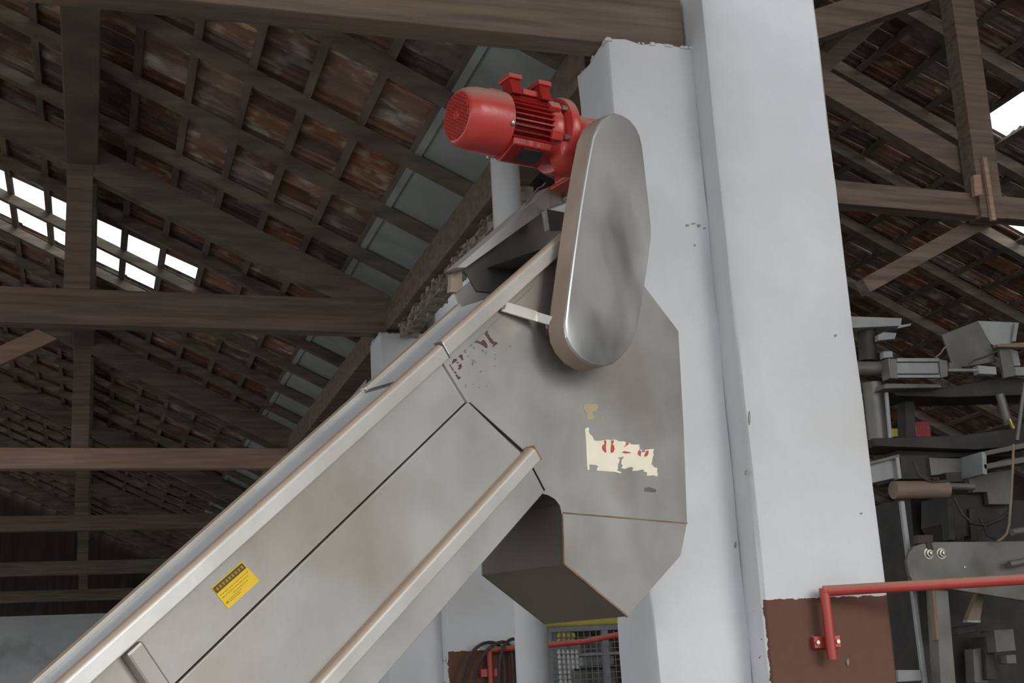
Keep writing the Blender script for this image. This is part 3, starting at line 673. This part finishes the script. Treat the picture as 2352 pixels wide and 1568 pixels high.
# same rail on the next pillar
Yf = 10.2; t = thing('pipe_rail', onY(1127, 1545, Yf-.06), 'red pipe rail on the second pillar with dark hoses looped over it', 'pipe rail')
top = onY(1124, 1493, Yf-.06)
MB().tube(onY(1130, 1600, Yf-.06), top, .022, 16).build('upright', red_p, t, smooth=40)
r1 = [top, onY(1185, 1487, Yf-.12), onY(1266, 1480, Yf-.3), onY(1345, 1472, Yf-.5), onY(1425, 1456, Yf-.7), onY(1560, 1430, Yf-1.0)]
MB().pipe(r1, .022, 14).build('rail', red_p, t, smooth=40)
c_ = onY(1121, 1545, Yf-.02)
MB().box(c_[0]-.066, c_[0]+.066, Yf-.05, Yf-.002, c_[2]-.03, c_[2]+.03).build('bracket', red_p, t, bevel=.002)
for k, (P, lab) in enumerate((([(1058, 1580), (1066, 1545), (1082, 1505), (1105, 1484), (1130, 1479), (1150, 1492), (1158, 1540), (1160, 1600)], 'dark rubber hose looped over the far red rail, lighter worn end hanging'),
               ([(1087, 1580), (1092, 1550), (1108, 1512), (1130, 1487), (1155, 1478), (1172, 1490), (1178, 1540), (1180, 1600)], 'dark rubber hose over the far red rail, middle one of three'),
               ([(1146, 1590), (1148, 1520), (1158, 1487), (1172, 1473), (1186, 1474), (1192, 1500), (1194, 1590)], 'dark rubber hose over the far red rail, next to the slim post'))):
    it = min(range(len(P)), key=lambda i_: P[i_][1]); pts = []; fine = []
    for i_, (x, y) in enumerate(P):
        yr = Yf-.06-.06*min(max((x-1124)/61, 0), 1); pts.append(onY(x, y-4, yr+(0 if i_ == it else (-.05 if i_ < it else .042))))
    for i in range(len(pts)-1):
        p0, p1, p2, p3 = pts[max(i-1, 0)], pts[i], pts[i+1], pts[min(i+2, len(pts)-1)]
        for s2 in range(5):
            u = s2/5; fine.append(.5*((2*p1)+(-p0+p2)*u+(2*p0-5*p1+4*p2-p3)*u*u+(-p0+3*p1-3*p2+p3)*u**3))
    fine.append(pts[-1])
    tag(MB().pipe(fine, .013, 10).build('rubber_hose', rubber, smooth=60), lab, 'hose', 'hoses on the far rail')

# ------------------------------------------------------------------ goods cage seen between slim post and pillar
Yc = 13.0
cg = thing('wire_cage', onY(1340, 1640, Yc)*np.array([1, 1, 0]), 'grey wire mesh cage behind the slim white post', 'cage')
zt_ = onY(1340, 1437, Yc)[2]; xl, xr_ = onY(1262, 1500, Yc)[0], onY(1470, 1500, Yc)[0]
for x in (xl, (xl+xr_)/2+.12, xr_): MB().box(x-.03, x+.03, Yc, Yc+.05, 0, zt_).build('cage_post', wirem, cg)
MB().box(xl, xr_, Yc-.01, Yc+.05, zt_-.05, zt_).build('cage_rail', wirem, cg)
MB().box(xl, xr_, Yc-.01, Yc+.05, zt_-.3, zt_-.27).build('cage_rail', wirem, cg)
mw = MB()
for k in range(16): mw.bar((xl+(xr_-xl)*k/15, Yc+.03, .2), (xl+(xr_-xl)*k/15, Yc+.03, zt_), (.006, 0, 0), (0, .006, 0))
for k in range(22): mw.bar((xl, Yc+.035, zt_-.05-k*.06), (xr_, Yc+.035, zt_-.05-k*.06), (0, 0, .006), (0, .006, 0))
mw.build('cage_mesh', wirem, cg, kind='stuff')
tag(MB().box(xl-.05, xr_+.1, Yc-.02, Yc+.8, zt_, zt_+.07).build('plastic_sheet', yell_p, bevel=.02), 'yellow sheet lying on top of the wire cage', 'sheet')
k = 0
for r in range(9):
    for c2 in range(5):
        p = onY(1284+c2*10+r*.8, 1496+r*11.5, Yc-.04)
        if r > 3 and c2 > 2: continue
        o = tag(MB().lathe((p[0], Yc-.04, p[2]-.02), (0, 0, 1), [(0, .019), (.026, .02), (.032, .012), (.04, .012)], 10).build('small_bottle', bottle_m, smooth=40),
                'small white plastic bottle stacked inside the wire cage', 'bottle', 'bottles in the wire cage')
for r in range(2):
    for c2 in range(4):
        p = onY(1284+c2*11, 1458+r*13, Yc-.04)
        tag(MB().lathe((p[0], Yc-.04, p[2]-.02), (0, 0, 1), [(0, .02), (.03, .021), (.036, .012), (.044, .012)], 10).build('small_bottle', yell_p, smooth=40),
            'small yellow plastic bottle above the white ones in the wire cage', 'bottle', 'yellow bottles in the wire cage')
for kx, (a, b_, c2, d_) in enumerate(((1338, 1470, 1412, 1500), (1342, 1504, 1414, 1530), (1340, 1534, 1418, 1600))):
    p, q = onY(a, d_, Yc+.2), onY(c2, b_, Yc+.2)
    tag(MB().box(p[0], q[0], Yc+.25, Yc+.7, p[2], q[2]).build('cardboard_box', (mach, mach_l, mach)[kx], bevel=.01), ('grey box at the top inside the wire cage', 'pale grey box in the middle inside the wire cage', 'grey box at the bottom inside the wire cage')[kx], 'box')

# ------------------------------------------------------------------ stainless machine in the right nave
YM = 7.4
mc = thing('packing_machine', onY(2200, 1568, YM+.3)*np.array([1, 1, 0]), 'stainless steel packing machine with cylinders and hopper beyond the red rail', 'machine')
def mpart(name, pts, dY, depth, m=mach, bevel=.004): return pxprism(pts, YM+dY, depth).build(name, m, mc, bevel=bevel)
def mtube(name, p, q, r, m=mach, dY=0): return MB().tube(onY(*p, YM+dY), onY(*q, YM+dY), r, 20).build(name, m, mc, smooth=40)
# hopper
mpart('hopper_front', [(2165, 768), (2246, 736), (2275, 790), (2290, 830), (2220, 842), (2190, 842)], .0, .02)
mpart('hopper_side', [(2246, 736), (2340, 740), (2334, 782), (2300, 800), (2276, 790)], .02, .3, mach_l)
mpart('hopper_rim', [(2332, 742), (2341, 740), (2334, 784), (2326, 784)], -.01, .02, mach_l)
# upper left head: cap, motor, bracket
mpart('head_cap', [(1930, 725), (2072, 730), (2070, 748), (1930, 754)], .0, .2, mach_l)
mpart('cap_lever', [(2066, 746), (2094, 742), (2092, 748), (2062, 754)], .0, .02, mach_l)
mtube('head_motor', (1990, 752), (1994, 830), .062, mach_d, .1)
mpart('cap_bracket', [(2018, 768), (2030, 762), (2060, 764), (2056, 778), (2018, 782)], -.02, .05, mach_l)
mpart('switch', [(2030, 806), (2050, 806), (2052, 820), (2030, 822)], -.02, .05, mach_l)
mtube('roller', (1940, 846), (2038, 846), .047, mach, .05)
# pneumatic cylinder, four bodies
cy = mpart('air_cylinder', [(2054, 832), (2158, 832), (2160, 858), (2054, 858)], -.06, .07, mach_l, .006)
MB().add([], [])
for nm, P in (('tie_rod', [(2062, 822), (2158, 822), (2158, 830), (2060, 830)]), ('tie_rod', [(2060, 860), (2162, 860), (2160, 867), (2060, 867)])):
    pxprism(P, YM-.07, .03).build(nm, mach_l, cy, bevel=.002)
pxprism([(2040, 822), (2060, 824), (2062, 870), (2046, 868)], YM-.08, .1).build('end_block', mach, cy, bevel=.004)
pxprism([(2158, 824), (2176, 828), (2178, 864), (2162, 868)], YM-.08, .1).build('end_block', mach, cy, bevel=.004)
MB().tube(onY(2176, 850, YM-.03), onY(2250, 850, YM-.03), .012, 12).build('piston_rod', mach_l, cy, smooth=40)
mpart('clevis', [(2246, 838), (2288, 842), (2290, 860), (2250, 858)], -.05, .06, mach_l)
mpart('rod_guide', [(2180, 832), (2204, 828), (2210, 846), (2184, 850)], -.02, .06)
mpart('drive_arm', [(2296, 802), (2322, 800), (2335, 862), (2308, 868)], -.08, .03)
mpart('side_plate', [(2318, 800), (2338, 806), (2345, 840), (2328, 840)], .0, .05, mach_l)
mpart('corner_block', [(2328, 842), (2380, 842), (2380, 862), (2332, 862)], -.05, .06, mach_l)
mpart('feed_tube', [(2290, 790), (2400, 782), (2400, 798), (2292, 796)], -.12, .05, tanpipe)
mpart('deck', [(2035, 880), (2160, 882), (2165, 890), (2030, 892)], -.06, .5)
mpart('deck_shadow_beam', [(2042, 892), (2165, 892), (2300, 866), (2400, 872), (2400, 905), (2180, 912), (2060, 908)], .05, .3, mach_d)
# uprights and dark frame
mtube('column', (2004, 880), (2020, 1032), .068, mach, .12)
mpart('column_strip', [(2034, 900), (2041, 900), (2050, 1006), (2043, 1006)], .0, .02, mach_l)
mpart('inner_post', [(2078, 905), (2100, 905), (2104, 1010), (2082, 1010)], .2, .1, mach_d)
mpart('cross_beam', [(2006, 1006), (2200, 1000), (2330, 984), (2400, 980), (2400, 1020), (2240, 1032), (2012, 1024)], -.02, .3, mach_d)
mpart('lower_beam', [(2060, 1030), (2330, 1020), (2330, 1048), (2070, 1052)], .1, .3, mach_d)
mpart('yellow_carton', [(2048, 984), (2072, 983), (2073, 1002), (2049, 1003)], .3, .1, yell_p)
mtube('valve_body', (2296, 905), (2318, 975), .03, mach, .0)
mtube('valve_fitting', (2318, 962), (2328, 984), .016, brass, -.05)
mtube('side_rod', (2354, 880), (2336, 1012), .014, mach, -.12)
mpart('slat_table', [(2260, 1036), (2420, 1002), (2420, 1016), (2264, 1046)], -.2, .3)
mpart('slat_table', [(2258, 1066), (2420, 1036), (2420, 1050), (2262, 1078)], -.2, .3)
mpart('table_end', [(2256, 1036), (2266, 1040), (2268, 1090), (2258, 1088)], -.2, .3, mach_l)
mpart('left_table', [(1990, 1068), (2060, 1048), (2068, 1095), (1990, 1112)], -.05, .3, mach_l)
mpart('left_table_lip', [(1990, 1062), (2066, 1042), (2068, 1050), (1990, 1070)], -.08, .05, mach)
mpart('table_corner', [(2058, 1050), (2066, 1048), (2072, 1098), (2064, 1100)], -.09, .06, mach_l)
mpart('dark_case', [(2068, 1044), (2134, 1044), (2140, 1100), (2072, 1100)], .05, .3, mach_d)
mpart('grey_plate', [(2134, 1050), (2256, 1054), (2258, 1080), (2200, 1086), (2140, 1092)], .02, .1, mach)
mpart('grey_plate', [(2222, 1092), (2330, 1076), (2326, 1158), (2272, 1158), (2268, 1130), (2236, 1130)], -.02, .05, mach)
# horizontal air drum with pale end
mtube('drum', (2052, 1125), (2174, 1124), .058, tanpipe, -.1)
mtube('drum_rod', (2174, 1116), (2236, 1118), .022, mach, -.1)
mpart('drum_bracket', [(2172, 1085), (2206, 1083), (2212, 1106), (2176, 1108)], -.06, .08, mach_d)
mpart('gear_case', [(2176, 1136), (2262, 1132), (2316, 1162), (2314, 1190), (2200, 1240), (2176, 1200)], .05, .3, mach_d)
mpart('machine_body', [(2090, 1140), (2400, 1150), (2400, 1700), (2136, 1700)], .45, .6, mach_d)
# leg strip and round nosed side plate
mpart('leg_strip', [(2069, 1150), (2078, 1150), (2132, 1568), (2145, 1700), (2134, 1700), (2122, 1568)], -.12, .03, mach_l)
nose = [(2085, 1300), (2083, 1286), (2088, 1268), (2100, 1254), (2118, 1247), (2150, 1244), (2290, 1243), (2420, 1240), (2420, 1390), (2180, 1352), (2120, 1350), (2098, 1338), (2090, 1322)]
npz = mpart('nose_plate', nose, -.3, .03, mach, .004)
for x in (2133, 2162):
    p = onY(x, 1271, YM-.3); MB().lathe(p+np.array([0, .0, 0]), (0, -1, 0), [(0, .035), (.004, .035), (.0045, .026), (.02, .024), (.021, .015), (.034, .013), (.036, .006)], 16).build('cap_nut', bolt_m, npz, smooth=40)
mtube('handle', (2324, 1222), (2420, 1208), .022, mach, -.34)
mtube('handle', (2318, 1296), (2420, 1276), .022, mach, -.36)
cb = [onY(x, y, YM-.36) for x, y in ((2328, 1020), (2326, 1080), (2322, 1150), (2318, 1205), (2312, 1226), (2300, 1238), (2290, 1243))]
MB().pipe(cb, .009, 8).build('air_hose', tanpipe, mc, smooth=50)
mpart('leg', [(2148, 1352), (2178, 1354), (2196, 1568), (2204, 1700), (2170, 1700)], -.26, .1, mach)
mpart('leg_edge', [(2141, 1352), (2148, 1352), (2160, 1470), (2152, 1470)], -.27, .05, tanpipe)
mpart('guide_plate', [(2246, 1362), (2262, 1358), (2252, 1425), (2220, 1428)], -.1, .05, tanpipe)
mpart('guide_lip', [(2222, 1423), (2254, 1424), (2252, 1430), (2222, 1429)], -.12, .05, mach_l)
mpart('junction_box', [(2284, 1446), (2328, 1444), (2334, 1494), (2290, 1498)], .1, .15, mach)
mpart('junction_box', [(2312, 1504), (2334, 1502), (2336, 1524), (2314, 1524)], .1, .1, mach)
mpart('junction_box', [(2262, 1462), (2280, 1460), (2290, 1560), (2268, 1560)], .2, .15, mach_d)
mpart('foot_plate', [(2062, 1538), (2126, 1538), (2132, 1562), (2064, 1566)], -.1, .2, mach_l)

for P, r, m_ in (([(2190, 1140), (2210, 1180), (2230, 1200), (2262, 1206), (2300, 1190), (2322, 1170)], .012, mach_d), ([(2100, 1060), (2110, 1090), (2140, 1108), (2176, 1104)], .01, rubber),
                 ([(2148, 822), (2160, 812), (2168, 800), (2180, 790)], .006, tanpipe), ([(2225, 836), (2240, 826), (2262, 820), (2290, 806)], .006, rubber), ([(2250, 1190), (2262, 1210), (2268, 1230), (2300, 1243)], .01, mach_d)):
    MB().pipe([onY(x, y, YM-.14) for x, y in P], r, 8).build('air_hose', m_, mc, smooth=50)
for P in ([(2108, 1228), (2144, 1228), (2144, 1246), (2108, 1248)], [(2128, 1246), (2140, 1246), (2146, 1262), (2132, 1262)]): mpart('sensor_block', P, -.31, .05, rubber)
for P, dd in (([(2176, 1160), (2190, 1160), (2196, 1240), (2182, 1240)], .0), ([(2226, 1168), (2240, 1166), (2246, 1242), (2232, 1242)], .02)): mpart('guide_rod_block', P, dd, .08, mach_d)
for P in ([(2214, 1300), (2218, 1300), (2218, 1304), (2214, 1304)],): mpart('rivet', P, -.31, .02, bolt_m, 0)
mpart('red_tray', [(2100, 968), (2135, 966), (2140, 1004), (2106, 1004)], .35, .1, red_d)
mpart('cable_duct', [(2236, 1490), (2262, 1486), (2270, 1568), (2240, 1568)], .25, .1, mach)
mpart('cable_duct', [(2196, 1440), (2240, 1434), (2244, 1450), (2200, 1458)], .2, .1, mach_d)
